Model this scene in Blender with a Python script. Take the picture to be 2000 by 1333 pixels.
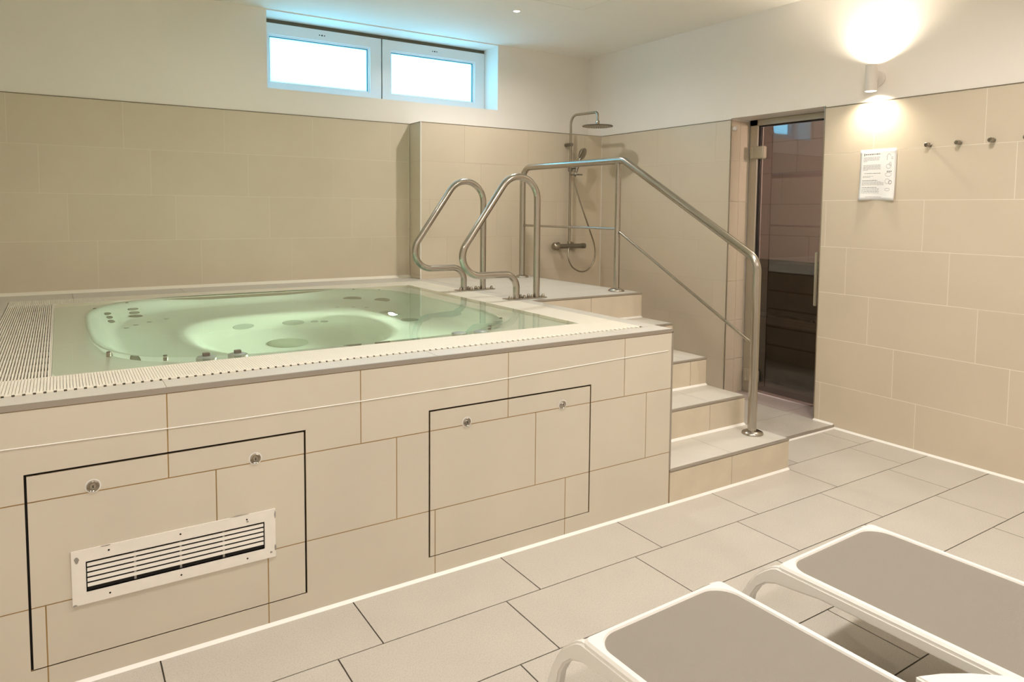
import bpy, bmesh, math, random
from mathutils import Vector, Matrix
random.seed(7)
D = bpy.data
SC = bpy.context.scene
COL = SC.collection
for o in list(D.objects):
    D.objects.remove(o)

# ------------------------------------------------------------------ camera
FPX, YAW, PITCH, ROLL = 1376.9, math.radians(32.721), math.radians(-3.8815), math.radians(0.4957)
d = Vector((math.sin(YAW) * math.cos(PITCH), math.cos(YAW) * math.cos(PITCH), math.sin(PITCH)))
r = Vector((math.cos(YAW), -math.sin(YAW), 0))
u = r.cross(d)
r2 = r * math.cos(ROLL) + u * math.sin(ROLL)
u2 = u * math.cos(ROLL) - r * math.sin(ROLL)
cam = D.objects.new('camera', D.cameras.new('camera'))
COL.objects.link(cam)
m = Matrix((r2, u2, -d)).transposed().to_4x4()
m.translation = (-2.3555, -2.2926, 1.3659)
cam.matrix_world = m
cam.data.sensor_width = 36
cam.data.lens = FPX * 36 / 2000
cam.data.shift_y = -162.46 / 2000
cam.data.clip_start = 0.02
SC.camera = cam

# ------------------------------------------------------------------ world, light, exposure
SC.view_settings.view_transform = 'Standard'
SC.view_settings.look = 'None'
SC.view_settings.gamma = 1
SC.view_settings.use_curve_mapping = False
SC.view_settings.exposure = 0.06
SC.cycles.use_denoising = True
SC.cycles.max_bounces = 14
SC.cycles.diffuse_bounces = 6
SC.cycles.transmission_bounces = 10
SC.cycles.sample_clamp_indirect = 6
SC.cycles.caustics_refractive = True
SC.cycles.caustics_reflective = False
SC.cycles.blur_glossy = 0.5

W = D.worlds.new('world')
SC.world = W
W.use_nodes = True
wn = W.node_tree.nodes
wl = W.node_tree.links
bg = wn['Background']
tc = wn.new('ShaderNodeTexCoord')
nz = wn.new('ShaderNodeTexNoise')
nz.inputs['Scale'].default_value = 3.2
nz.inputs['Detail'].default_value = 3
cr = wn.new('ShaderNodeValToRGB')
cr.color_ramp.elements[0].position = 0.36
cr.color_ramp.elements[0].color = (0.16, 0.62, 0.98, 1)
cr.color_ramp.elements[1].position = 0.62
cr.color_ramp.elements[1].color = (0.36, 0.79, 1.0, 1)
wl.new(tc.outputs['Generated'], nz.inputs['Vector'])
wl.new(nz.outputs['Fac'], cr.inputs['Fac'])
wl.new(cr.outputs['Color'], bg.inputs['Color'])
SKY = 5.5
bg.inputs['Strength'].default_value = SKY

WARM = (1.0, 0.94, 0.88)
DL_POWER = 18.2
DOWNLIGHTS = [(0.356, 1.895, 12.5), (-1.35, 1.9, 1.6), (-2.3, -0.75, DL_POWER * .78), (-0.7, -0.75, DL_POWER), (0.5, -0.8, DL_POWER),
              (-2.3, -3.0, DL_POWER * .7), (-0.7, -3.0, DL_POWER), (0.9, -3.0, DL_POWER)]
LAMP_UP, LAMP_DOWN = 34.0, 20.0
POOL_POWER = 14.0

# ------------------------------------------------------------------ helpers
def tag(o, label=None, cat=None, group=None, kind=None):
    if label: o['label'] = label
    if cat: o['category'] = cat
    if group: o['group'] = group
    if kind: o['kind'] = kind
    return o

def empty(name, loc=(0, 0, 0), rz=0):
    o = D.objects.new(name, None)
    COL.objects.link(o)
    o.location = loc
    o.rotation_euler = (0, 0, rz)
    o.empty_display_size = 0.05
    return o

def link(name, me, mat, parent=None, smooth=False):
    """parts are given in world coordinates; parents stand at their own place, so undo it"""
    o = D.objects.new(name, me)
    COL.objects.link(o)
    if mat is not None and not me.materials:
        me.materials.append(mat)
    if smooth:
        for p in me.polygons:
            p.use_smooth = True
    if parent is not None:
        o.parent = parent
        o.matrix_parent_inverse = world_of(parent).inverted()
    return o

def world_of(o):
    m = Matrix.LocRotScale(o.location, o.rotation_euler, o.scale)
    if o.parent is not None:
        return world_of(o.parent) @ o.matrix_parent_inverse @ m
    return m

class MB:
    def __init__(s): s.bm = bmesh.new()
    def box(s, x0, x1, y0, y1, z0, z1):
        v = [s.bm.verts.new(c) for c in ((x0, y0, z0), (x1, y0, z0), (x1, y1, z0), (x0, y1, z0), (x0, y0, z1), (x1, y0, z1), (x1, y1, z1), (x0, y1, z1))]
        for f in ((0, 3, 2, 1), (4, 5, 6, 7), (0, 1, 5, 4), (1, 2, 6, 5), (2, 3, 7, 6), (3, 0, 4, 7)):
            s.bm.faces.new([v[i] for i in f])
        return s
    def cyl(s, a, b, ra, rb=None, n=24, cap=True):
        rb = ra if rb is None else rb
        a, b = Vector(a), Vector(b)
        q = (b - a).to_track_quat('Z', 'Y')
        R = [[], []]
        for k in range(n):
            t = 2 * math.pi * k / n
            for j, (c, rr) in enumerate(((a, ra), (b, rb))):
                R[j].append(s.bm.verts.new(c + q @ Vector((rr * math.cos(t), rr * math.sin(t), 0))))
        for k in range(n):
            s.bm.faces.new((R[0][k], R[0][(k + 1) % n], R[1][(k + 1) % n], R[1][k]))
        if cap:
            s.bm.faces.new(R[0][::-1]); s.bm.faces.new(R[1])
        return s
    def lathe(s, base, axis, prof, n=32):
        """prof: list of (radius, height along axis)"""
        q = Vector(axis).to_track_quat('Z', 'Y')
        base = Vector(base)
        rings = []
        for (rr, h) in prof:
            rings.append([s.bm.verts.new(base + q @ Vector((rr * math.cos(2 * math.pi * k / n), rr * math.sin(2 * math.pi * k / n), h))) for k in range(n)])
        for i in range(len(rings) - 1):
            for k in range(n):
                s.bm.faces.new((rings[i][k], rings[i][(k + 1) % n], rings[i + 1][(k + 1) % n], rings[i + 1][k]))
        s.bm.faces.new(rings[0][::-1]); s.bm.faces.new(rings[-1])
        return s
    def tube(s, pts, rad, n=16, closed=False):
        pts = [Vector(p) for p in pts]
        N = len(pts)
        T = []
        for i in range(N):
            if closed: t = pts[(i + 1) % N] - pts[i - 1]
            else: t = pts[min(i + 1, N - 1)] - pts[max(i - 1, 0)]
            T.append(t.normalized())
        ref = Vector((0, 0, 1)) if abs(T[0].z) < 0.9 else Vector((0, 1, 0))
        nn = T[0].cross(ref).normalized()
        rings = []
        for i in range(N):
            nn = (nn - T[i] * nn.dot(T[i])).normalized()
            bb = T[i].cross(nn)
            rings.append([s.bm.verts.new(pts[i] + (nn * math.cos(2 * math.pi * k / n) + bb * math.sin(2 * math.pi * k / n)) * rad) for k in range(n)])
        for i in range(N if closed else N - 1):
            A, B = rings[i], rings[(i + 1) % N]
            for k in range(n):
                s.bm.faces.new((A[k], A[(k + 1) % n], B[(k + 1) % n], B[k]))
        if not closed:
            s.bm.faces.new(rings[0][::-1]); s.bm.faces.new(rings[-1])
        return s
    def prism(s, poly, axis, a, b):
        """poly 2D list extruded along axis 'x','y' or 'z' from a to b"""
        def P(p, t):
            return {'x': (t, p[0], p[1]), 'y': (p[0], t, p[1]), 'z': (p[0], p[1], t)}[axis]
        A = [s.bm.verts.new(P(p, a)) for p in poly]
        B = [s.bm.verts.new(P(p, b)) for p in poly]
        n = len(poly)
        for k in range(n):
            s.bm.faces.new((A[k], A[(k + 1) % n], B[(k + 1) % n], B[k]))
        s.bm.faces.new(A[::-1]); s.bm.faces.new(B)
        return s
    def bevel(s, w, seg=2, ang=40):
        bmesh.ops.recalc_face_normals(s.bm, faces=s.bm.faces)
        ed = [e for e in s.bm.edges if len(e.link_faces) == 2 and e.calc_face_angle(0) > math.radians(ang)]
        bmesh.ops.bevel(s.bm, geom=ed, offset=w, segments=seg, affect='EDGES', clamp_overlap=True)
        return s
    def build(s, name, mat, parent=None, smooth=False):
        bmesh.ops.recalc_face_normals(s.bm, faces=s.bm.faces)
        me = D.meshes.new(name)
        s.bm.to_mesh(me)
        s.bm.free()
        if smooth:
            for p in me.polygons: p.use_smooth = True
            try: me.set_sharp_from_angle(angle=math.radians(38))
            except Exception: pass
        return link(name, me, mat, parent)

def fillet(pts, rad, seg=10):
    """polyline with rounded corners; rad scalar or list"""
    pts = [Vector(p) for p in pts]
    out = [pts[0]]
    for i in range(1, len(pts) - 1):
        rr = rad[i - 1] if isinstance(rad, (list, tuple)) else rad
        a, b, c = pts[i - 1], pts[i], pts[i + 1]
        u, v = (a - b).normalized(), (c - b).normalized()
        ang = u.angle(v)
        t = rr / math.tan(ang / 2)
        t = min(t, (a - b).length * 0.95, (c - b).length * 0.95)
        rr = t * math.tan(ang / 2)
        p0, p1 = b + u * t, b + v * t
        cen = b + (u + v).normalized() * (rr / math.sin(ang / 2))
        for k in range(seg + 1):
            w = k / seg
            q = (p0 - cen).lerp(p1 - cen, w)
            # spherical interpolation
            om = (p0 - cen).angle(p1 - cen)
            if om > 1e-4:
                q = (p0 - cen) * (math.sin((1 - w) * om) / math.sin(om)) + (p1 - cen) * (math.sin(w * om) / math.sin(om))
            out.append(cen + q)
    out.append(pts[-1])
    return out

# ------------------------------------------------------------------ materials
def mat(name, col, rough=0.5, metal=0.0, var=0.0, vscale=6.0, bump=0.0, bscale=200.0, spec=0.5, speck=0.0, speckscale=260.0, coat=0.0, piece=0.0):
    M = D.materials.new(name)
    M.use_nodes = True
    n, l = M.node_tree.nodes, M.node_tree.links
    b = n['Principled BSDF']
    b.inputs['Base Color'].default_value = (*col, 1)
    b.inputs['Roughness'].default_value = rough
    b.inputs['Metallic'].default_value = metal
    b.inputs['Specular IOR Level'].default_value = spec
    b.inputs['Coat Weight'].default_value = coat
    g = n.new('ShaderNodeNewGeometry')
    last = None
    if var or speck or piece:
        base = n.new('ShaderNodeRGB'); base.outputs[0].default_value = (*col, 1)
        last = base.outputs[0]
        def mul(src, facsock, amt, lo=0.3, hi=0.7):
            mr = n.new('ShaderNodeMapRange')
            mr.inputs['From Min'].default_value = lo; mr.inputs['From Max'].default_value = hi
            mr.inputs['To Min'].default_value = 1 - amt; mr.inputs['To Max'].default_value = 1 + amt * 0.6
            l.new(facsock, mr.inputs['Value'])
            mx = n.new('ShaderNodeVectorMath'); mx.operation = 'SCALE'
            l.new(src, mx.inputs[0]); l.new(mr.outputs[0], mx.inputs['Scale'])
            return mx.outputs[0]
        if var:
            t = n.new('ShaderNodeTexNoise'); t.inputs['Scale'].default_value = vscale; t.inputs['Detail'].default_value = 4
            l.new(g.outputs['Position'], t.inputs['Vector'])
            last = mul(last, t.outputs['Fac'], var)
        if speck:
            t = n.new('ShaderNodeTexNoise'); t.inputs['Scale'].default_value = speckscale; t.inputs['Detail'].default_value = 2
            l.new(g.outputs['Position'], t.inputs['Vector'])
            last = mul(last, t.outputs['Fac'], speck, 0.35, 0.5)
        if piece:
            oi = n.new('ShaderNodeObjectInfo')
            last = mul(last, oi.outputs['Random'], piece, 0, 1)
        l.new(last, b.inputs['Base Color'])
    if bump:
        t = n.new('ShaderNodeTexNoise'); t.inputs['Scale'].default_value = bscale; t.inputs['Detail'].default_value = 3
        l.new(g.outputs['Position'], t.inputs['Vector'])
        bp = n.new('ShaderNodeBump'); bp.inputs['Strength'].default_value = bump; bp.inputs['Distance'].default_value = 0.001
        l.new(t.outputs['Fac'], bp.inputs['Height']); l.new(bp.outputs[0], b.inputs['Normal'])
    return M

def emat(name, col, st):
    M = D.materials.new(name); M.use_nodes = True
    n, l = M.node_tree.nodes, M.node_tree.links
    n.remove(n['Principled BSDF'])
    e = n.new('ShaderNodeEmission'); e.inputs[0].default_value = (*col, 1); e.inputs[1].default_value = st
    l.new(e.outputs[0], n['Material Output'].inputs[0])
    return M

TILE = (0.65, 0.565, 0.44)
M_wall_tile = mat('beige_wall_tile', TILE, 0.36, var=0.03, vscale=3, piece=0.02, spec=0.4)
M_tub_tile = mat('beige_tub_tile', (0.62, 0.565, 0.47), 0.38, var=0.04, vscale=3, piece=0.02, spec=0.4)
M_riser_tile = mat('sand_riser_tile', (0.62, 0.54, 0.42), 0.42, var=0.06, vscale=9, piece=0.03)
M_floor_tile = mat('pale_floor_tile', (0.505, 0.468, 0.415), 0.42, var=0.035, vscale=5, speck=0.10, speckscale=230, piece=0.02, bump=0.15, bscale=300)
M_deck_tile = mat('pale_deck_tile', (0.60, 0.57, 0.51), 0.38, var=0.03, speck=0.05, piece=0.02)
M_grout = mat('cream_grout', (0.88, 0.82, 0.71), 0.8)
M_grout_back = mat('beige_grout', (0.74, 0.67, 0.53), 0.8)
M_grout_tan = mat('tan_grout', (0.56, 0.48, 0.37), 0.8)
M_grout_dark = mat('dark_floor_grout', (0.055, 0.045, 0.032), 0.9)
M_grout_ochre = mat('stained_ochre_grout', (0.38, 0.245, 0.095), 0.9, var=0.2, vscale=4)
M_white = mat('white_wall_paint', (0.88, 0.83, 0.77), 0.7, var=0.015, vscale=2, bump=0.12, bscale=160)
M_ceil = mat('white_ceiling_paint', (0.88, 0.85, 0.79), 0.8, var=0.01)
M_seal = mat('white_silicone', (0.84, 0.82, 0.78), 0.5)
M_trim = mat('brushed_steel_trim', (0.40, 0.36, 0.31), 0.38, metal=0.6)
M_edge = mat('dull_bronze_edge_trim', (0.20, 0.165, 0.11), 0.5, metal=0.4)
M_steel = mat('satin_stainless_steel', (0.44, 0.405, 0.355), 0.22, metal=1.0, bump=0.05, bscale=400)
M_chrome = mat('worn_chrome', (0.38, 0.34, 0.28), 0.2, metal=1.0)
M_chrome_dark = mat('dull_grey_chrome', (0.24, 0.215, 0.18), 0.3, metal=0.9)
M_shell = mat('white_acrylic', (0.66, 0.71, 0.63), 0.25, coat=0.3)
M_grate = mat('cream_plastic_grating', (0.84, 0.79, 0.68), 0.45)
M_gutter = mat('gutter_channel', (0.13, 0.11, 0.07), 0.7)
M_black = mat('black_gap', (0.012, 0.010, 0.008), 0.9)
M_white_metal = mat('chipped_white_enamel', (0.82, 0.78, 0.72), 0.4, var=0.03, vscale=30)
M_chip = mat('bare_grey_metal_chip', (0.36, 0.34, 0.31), 0.5, metal=0.4)
M_pvc = mat('white_pvc_window_frame', (0.84, 0.86, 0.87), 0.3)
M_gasket = mat('dark_teal_gasket', (0.02, 0.12, 0.16), 0.6)
M_plastic = mat("white_lounger_plastic", (0.80, 0.78, 0.74), 0.35)
M_jet = mat('grey_jet_plastic', (0.085, 0.10, 0.07), 0.45)
M_drain = mat('green_grey_drain_plastic', (0.27, 0.31, 0.23), 0.5)
M_jet_ring = mat('grey_chrome_jet_ring', (0.30, 0.34, 0.29), 0.35, metal=0.1)
M_paper = mat('white_laminated_paper', (0.86, 0.86, 0.85), 0.35)
M_ink = mat('grey_print', (0.22, 0.22, 0.23), 0.7)
M_lampbody = mat('white_lamp_enamel', (0.72, 0.68, 0.63), 0.4)
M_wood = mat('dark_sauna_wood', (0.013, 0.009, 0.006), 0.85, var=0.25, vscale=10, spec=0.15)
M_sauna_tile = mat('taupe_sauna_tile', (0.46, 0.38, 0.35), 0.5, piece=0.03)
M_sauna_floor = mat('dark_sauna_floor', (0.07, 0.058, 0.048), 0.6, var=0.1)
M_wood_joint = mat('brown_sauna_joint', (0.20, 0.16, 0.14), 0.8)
M_grout_step = mat('brownish_step_grout', (0.42, 0.34, 0.23), 0.9)
M_frame_al = mat('champagne_aluminium', (0.50, 0.46, 0.38), 0.4, metal=0.6)
M_hinge = mat('cream_hinge_metal', (0.52, 0.48, 0.38), 0.35, metal=0.5)

def sling_mat():
    M = mat('taupe_mesh_sling', (0.36, 0.315, 0.26), 0.75)
    n, l = M.node_tree.nodes, M.node_tree.links
    b = n['Principled BSDF']
    tc = n.new('ShaderNodeTexCoord')
    mp = n.new('ShaderNodeMapping'); mp.inputs['Scale'].default_value = (1, 1, 1)
    l.new(tc.outputs['Object'], mp.inputs['Vector'])
    w1 = n.new('ShaderNodeTexWave'); w1.bands_direction = 'X'; w1.inputs['Scale'].default_value = 130
    w2 = n.new('ShaderNodeTexWave'); w2.bands_direction = 'Y'; w2.inputs['Scale'].default_value = 130
    l.new(mp.outputs[0], w1.inputs['Vector']); l.new(mp.outputs[0], w2.inputs['Vector'])
    ad = n.new('ShaderNodeMath'); ad.operation = 'MULTIPLY'
    l.new(w1.outputs['Fac'], ad.inputs[0]); l.new(w2.outputs['Fac'], ad.inputs[1])
    cr = n.new('ShaderNodeValToRGB')
    cr.color_ramp.elements[0].color = (0.215, 0.19, 0.158, 1)
    cr.color_ramp.elements[1].color = (0.40, 0.36, 0.305, 1)
    l.new(ad.outputs[0], cr.inputs['Fac']); l.new(cr.outputs['Color'], b.inputs['Base Color'])
    bp = n.new('ShaderNodeBump'); bp.inputs['Strength'].default_value = 0.4; bp.inputs['Distance'].default_value = 0.001
    l.new(ad.outputs[0], bp.inputs['Height']); l.new(bp.outputs[0], b.inputs['Normal'])
    return M
M_sling = sling_mat()

def water_mat():
    M = D.materials.new('clear_green_tinted_water'); M.use_nodes = True
    n, l = M.node_tree.nodes, M.node_tree.links
    n.remove(n['Principled BSDF'])
    g = n.new('ShaderNodeBsdfGlass'); g.inputs['Color'].default_value = (0.93, 1.0, 0.93, 1)
    g.inputs['Roughness'].default_value = 0.0; g.inputs['IOR'].default_value = 1.333
    ge = n.new('ShaderNodeNewGeometry')
    t = n.new('ShaderNodeTexNoise'); t.inputs['Scale'].default_value = 5; t.inputs['Detail'].default_value = 1
    l.new(ge.outputs['Position'], t.inputs['Vector'])
    bp = n.new('ShaderNodeBump'); bp.inputs['Strength'].default_value = 0.05; bp.inputs['Distance'].default_value = 0.02
    l.new(t.outputs['Fac'], bp.inputs['Height']); l.new(bp.outputs[0], g.inputs['Normal'])
    l.new(g.outputs[0], n['Material Output'].inputs[0])
    return M
M_water = water_mat()

def glass_mat(name, tint, refl):
    M = D.materials.new(name); M.use_nodes = True
    n, l = M.node_tree.nodes, M.node_tree.links
    n.remove(n['Principled BSDF'])
    t = n.new('ShaderNodeBsdfTransparent'); t.inputs[0].default_value = (*tint, 1)
    g = n.new('ShaderNodeBsdfGlossy'); g.inputs['Roughness'].default_value = 0.02; g.inputs[0].default_value = (1, 1, 1, 1)
    fr = n.new('ShaderNodeFresnel')
    ge = n.new('ShaderNodeNewGeometry')      # same reflectance from both sides of a thin sheet
    mr = n.new('ShaderNodeMapRange'); mr.inputs['To Min'].default_value = refl; mr.inputs['To Max'].default_value = 1 / refl
    l.new(ge.outputs['Backfacing'], mr.inputs['Value']); l.new(mr.outputs[0], fr.inputs[0])
    mx = n.new('ShaderNodeMixShader')
    l.new(fr.outputs[0], mx.inputs[0]); l.new(t.outputs[0], mx.inputs[1]); l.new(g.outputs[0], mx.inputs[2])
    l.new(mx.outputs[0], n['Material Output'].inputs[0])
    return M
M_door_glass = glass_mat('smoked_door_glass', (0.60, 0.54, 0.50), 1.85)
M_film = glass_mat('shallow_water_film', (0.93, 0.98, 0.92), 1.333)

def frost_mat():
    M = D.materials.new('frosted_window_glass'); M.use_nodes = True
    n, l = M.node_tree.nodes, M.node_tree.links
    n.remove(n['Principled BSDF'])
    t = n.new('ShaderNodeBsdfTransparent'); t.inputs[0].default_value = (0.85, 0.97, 1, 1)
    g = n.new('ShaderNodeBsdfTranslucent'); g.inputs[0].default_value = (0.8, 0.95, 1.0, 1)
    mx = n.new('ShaderNodeMixShader'); mx.inputs[0].default_value = 0.5
    l.new(t.outputs[0], mx.inputs[1]); l.new(g.outputs[0], mx.inputs[2])
    l.new(mx.outputs[0], n['Material Output'].inputs[0])
    return M
M_frost = frost_mat()

# ------------------------------------------------------------------ geometry constants (metres)
H = 0.1659                      # step rise
ZT = 0.8295                     # tub top
XS, XW = 0.8794, 1.7519         # right edge of stairs, right wall
YB, YP = 2.8302, 2.6237         # back wall, shower wall
S = [0.0, 0.2937, 0.5806, 0.8623, 1.1475]
ZTILE, WH, TX, TY = 2.0272, 0.2921, 0.603, 0.3141
ZC = 2.745
XL, YF = -3.35, -4.6            # left wall, wall behind the camera
SJ = 1.1852                     # far jamb of the door recess
DX = 1.985                      # door plane
DR = 0.44                       # near jamb of the door recess
PROUD = 0.004
J = 0.0032                      # joint width

def clip_rects(rc, holes):
    out = [rc]
    for (a0, a1, b0, b1) in holes:
        nxt = []
        for (p0, p1, q0, q1) in out:
            if a1 <= p0 or a0 >= p1 or b1 <= q0 or b0 >= q1:
                nxt.append((p0, p1, q0, q1)); continue
            if p0 < a0: nxt.append((p0, a0, q0, q1))
            if p1 > a1: nxt.append((a1, p1, q0, q1))
            m0, m1 = max(p0, a0), min(p1, a1)
            if q0 < b0: nxt.append((m0, m1, q0, b0))
            if q1 > b1: nxt.append((m0, m1, b1, q1))
        out = nxt
    return out

_tile_cache = {}
def tiles(parent, plane, pos, rows, u0, u1, material, holes=(), inner=None, j=J, thick=PROUD, name='tile', pitch=TX):
    """tiles on a plane. plane: 'y-' faces -y at y=pos (u=x), 'x-' faces -x (u=y), 'x+' faces +x, 'z+' faces up (u=x, v=y).
    rows: list of (v0, v1, joint u). inner: rectangle that limits the tiles."""
    for (v0, v1, uj) in rows:
        k0 = math.floor((u0 - uj) / pitch)
        k = k0
        while uj + k * pitch < u1 - 1e-6:
            a, b = max(u0, uj + k * pitch), min(u1, uj + (k + 1) * pitch)
            k += 1
            if b - a < 0.008: continue
            rc = (a + j / 2, b - j / 2, v0 + j / 2, v1 - j / 2)
            if inner:
                rc = (max(rc[0], inner[0]), min(rc[1], inner[1]), max(rc[2], inner[2]), min(rc[3], inner[3]))
                if rc[1] - rc[0] < 0.004 or rc[3] - rc[2] < 0.004: continue
            pcs = clip_rects(rc, holes)
            pcs = [q for q in pcs if q[1] - q[0] > 0.003 and q[3] - q[2] > 0.003]
            if not pcs: continue
            ca, cb = rc[0], rc[2]
            key = (plane, thick, material.name, tuple(round(x, 4) for q in pcs for x in (q[0] - ca, q[1] - ca, q[2] - cb, q[3] - cb)))
            me = _tile_cache.get(key)
            if me is None:
                mb = MB()
                for (p0, p1, q0, q1) in pcs:
                    p0 -= ca; p1 -= ca; q0 -= cb; q1 -= cb
                    if plane == 'y-': mb.box(p0, p1, 0, thick, q0, q1)
                    elif plane == 'x-': mb.box(0, thick, p0, p1, q0, q1)
                    elif plane == 'x+': mb.box(-thick, 0, p0, p1, q0, q1)
                    else: mb.box(p0, p1, q0, q1, -thick, 0)
                bmesh.ops.recalc_face_normals(mb.bm, faces=mb.bm.faces)
                me = D.meshes.new(name); mb.bm.to_mesh(me); mb.bm.free()
                me.materials.append(material)
                _tile_cache[key] = me
            o = D.objects.new(name, me); COL.objects.link(o)
            o.location = {'y-': (ca, pos, cb), 'x-': (pos, ca, cb), 'x+': (pos, ca, cb), 'z+': (ca, cb, pos)}[plane]
            o.parent = parent
            o.matrix_parent_inverse = world_of(parent).inverted()

# ------------------------------------------------------------------ room shell
# floor
fl = MB().box(XL - .1, XW + .3, YF - .1, YB + .3, -0.12, -.0025).build('floor', M_grout_dark)
tag(fl, 'floor of pale beige speckled rectangular tiles with thin dark joints', 'floor', kind='structure')
rows = []
for k in range(1, -16, -1):        # k=1: row right in front of the landing step
    y1 = 0.028 + k * TY
    rows.append((y1 - TY, y1, 1.481 - k * -0.147 if k <= 0 else 1.605))
hol = [(XL - 1, XS, 0.0, 5)]
tiles(fl, 'z+', 0.0, [(a, min(b, 0.30), c) for a, b, c in rows], XL, XW, M_floor_tile, holes=hol, j=0.0046)

# landing in front of the sauna door, one tile thick
ld = MB().box(XS - 0.02, DX + .10, 0.30 + .004, YP + .02, -0.01, 0.02 - PROUD).build('landing', M_grout, None)
tag(ld, 'low raised tiled landing between the steps and the sauna door', 'floor', kind='structure')
MB().box(XS, XW, 0.294, 0.304, 0.0005, 0.0215).bevel(0.002, 1).build('edge_trim', M_trim, ld)['label'] = 'grey metal edge strip'
MB().prism([(.294, 0), (.284, 0), (.294, .007)], 'x', XS, XW - .004).build('sealant', M_seal, ld)
tiles(ld, 'z+', 0.02, [(0.304, 0.60, 1.16), (0.60, 0.90, 1.30), (0.90, 1.20, 1.0), (1.20, 1.5, 1.15), (1.5, 1.8, 1.3), (1.8, 2.1, 1.0), (2.1, 2.4, 1.2), (2.4, YP, 1.3)], XS, XW, M_floor_tile)
tiles(ld, 'z+', 0.02, [(DR, 0.65, 2.2), (0.65, 1.185, 2.2)], XW + 0.002, DX + .09, M_sauna_tile)

# ceiling
cl = MB()
HX0, HX1, HY0, HY1 = -0.10, 0.727, 0.95, 1.622
for (a, b, c, e) in clip_rects((XL - .1, XW + .4, YF - .1, YB + .28), [(HX0, HX1, HY0, HY1)]):
    cl.box(a, b, c, e, ZC, ZC + .06)
cl = cl.build('ceiling', M_ceil)
tag(cl, 'plain off-white painted ceiling', 'ceiling', kind='structure')
ht = empty('ceiling_hatch', ((HX0 + HX1) / 2, (HY0 + HY1) / 2, ZC))
tag(ht, 'white square access hatch panel flush in the ceiling', 'hatch')
MB().box(HX0 + .003, HX1 - .003, HY0 + .003, HY1 - .003, ZC + .0005, ZC + .03).build('panel', M_ceil, ht)
MB().box(HX0, HX1, HY0, HY1, ZC + .031, ZC + .05).build('frame', M_gutter, ht)

# back wall: white upper part with window opening, tiled lower part
WX0, WX1, WZ0, WZ1 = -1.105, 0.779, 2.203, 2.737
YW = 3.05
wb = MB()
for (a, b, c, e) in clip_rects((XL, XW + .35, 0, ZC), [(WX0, WX1, WZ0, WZ1)]):
    wb.box(a, b, YB, YB + 0.26, c, e)
wb = wb.build('wall_back', M_white)
tag(wb, 'back wall, white above and beige tiled below, with two high windows', 'wall', kind='structure')
rows = [(ZTILE - WH * (k + 1), ZTILE - WH * k, [-2.60, -2.449, -2.308, -2.156, -2.0][k] + TX * 4) for k in range(4)]
rows[3] = (ZT, rows[3][1], rows[3][2])
MB().box(XL, -0.0293, YB - .0034, YB + .001, ZT - .2, ZTILE).build('grout', M_grout_back, wb)
tiles(wb, 'y-', YB - PROUD, rows, XL, -0.0293, M_wall_tile, j=0.0024)
MB().box(XL, -0.029, YB - .0055, YB, ZTILE, ZTILE + .0045).build('tile_edge_trim', M_edge, wb)
cv = MB()
cv.prism([(YB - PROUD, ZT), (YB - PROUD - .022, ZT), (YB - PROUD, ZT + .018)], 'x', XL, -0.03)
cv.build('sealant', M_grate, wb)

# shower wall: tiled projection standing in front of the back wall
ws = MB().box(-0.0293 + .001, XW + .01, YP + .001, YB, 0, ZTILE - .001).build('wall_shower', M_grout_tan)
tag(ws, 'beige tiled low projecting wall behind the shower, topped with a metal strip', 'wall', kind='structure')
rows = [(max(0.0, ZTILE - WH * (k + 1)), ZTILE - WH * k, 0.35 + 0.15 * k) for k in range(7)]
tiles(ws, 'y-', YP, rows, -0.0293, XW - .002, M_wall_tile, j=0.0022)
tiles(ws, 'x-', -0.0293, [(max(ZT, a), b, YB + .1) for a, b, c in rows if b > ZT], YP, YB - PROUD, M_wall_tile, j=0.0026)
MB().box(-0.033, XW, YP - .003, YP + .003, ZTILE, ZTILE + .004).box(-0.033, -0.027, YP, YB, ZTILE, ZTILE + .004).build('tile_edge_trim', M_trim, ws)
MB().cyl((-0.0293, YP, ZT), (-0.0293, YP, ZTILE + .003), .0045, n=10).build('corner_trim', M_seal, ws)
MB().box(-0.025, XW - .004, YP + .004, YB, ZTILE + .0005, ZTILE + .003).build('ledge', M_white, ws)
MB().box(-0.036, -0.0335, YB - .010, YB - .004, ZT, ZTILE).build('sealant', M_grout, ws)
MB().box(XW - .006, XW - .0005, YP - .005, YP + .0005, 0.02, ZTILE).build('sealant', M_seal, ws)

# right wall in three pieces, tiled lower part
wr = MB()
for (a, b, c, e) in clip_rects((YF, YB + .26, 0, ZC), [(DR, SJ, -1, 2.040)]):
    wr.box(XW, XW + .36, a, b, c, e)
wr = wr.build('wall_right', M_white)
tag(wr, 'right wall, white above and beige tiled below, pierced by the sauna doorway', 'wall', kind='structure')
MB().box(XW - .0034, XW + .001, YF, DR - .001, 0, ZTILE).build('grout', M_grout, wr)
MB().box(XW - .0034, XW + .001, SJ + .001, YP, 0, ZTILE).build('grout', M_grout_tan, wr)
rj = [0.115, -0.037, -0.1943, 0.2596, 0.1045, -0.0603, -0.2]
rows = [(max(0.0, ZTILE - WH * (k + 1)), ZTILE - WH * k, rj[k]) for k in range(7)]
tiles(wr, 'x-', XW - PROUD, rows, YF, DR, M_wall_tile, j=0.0028)
tiles(wr, 'x-', XW - PROUD, rows, SJ, YP, M_wall_tile, j=0.0018)
rows2 = [(max(0.0, a), b, XW + .7) for a, b, c in rows]
tiles(wr, 'y-', SJ - PROUD, rows2, XW - PROUD, XW + .195, M_wall_tile, j=0.0022)
tiles(wr, 'y-', SJ - PROUD, rows2, DX + .03, XW + .36, M_sauna_tile, j=0.003)
MB().box(XW - .0065, XW, YF, DR, ZTILE, ZTILE + .0045).box(XW - .0065, XW, SJ, YP, ZTILE, ZTILE + .0045).build('tile_edge_trim', M_edge, wr)
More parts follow.
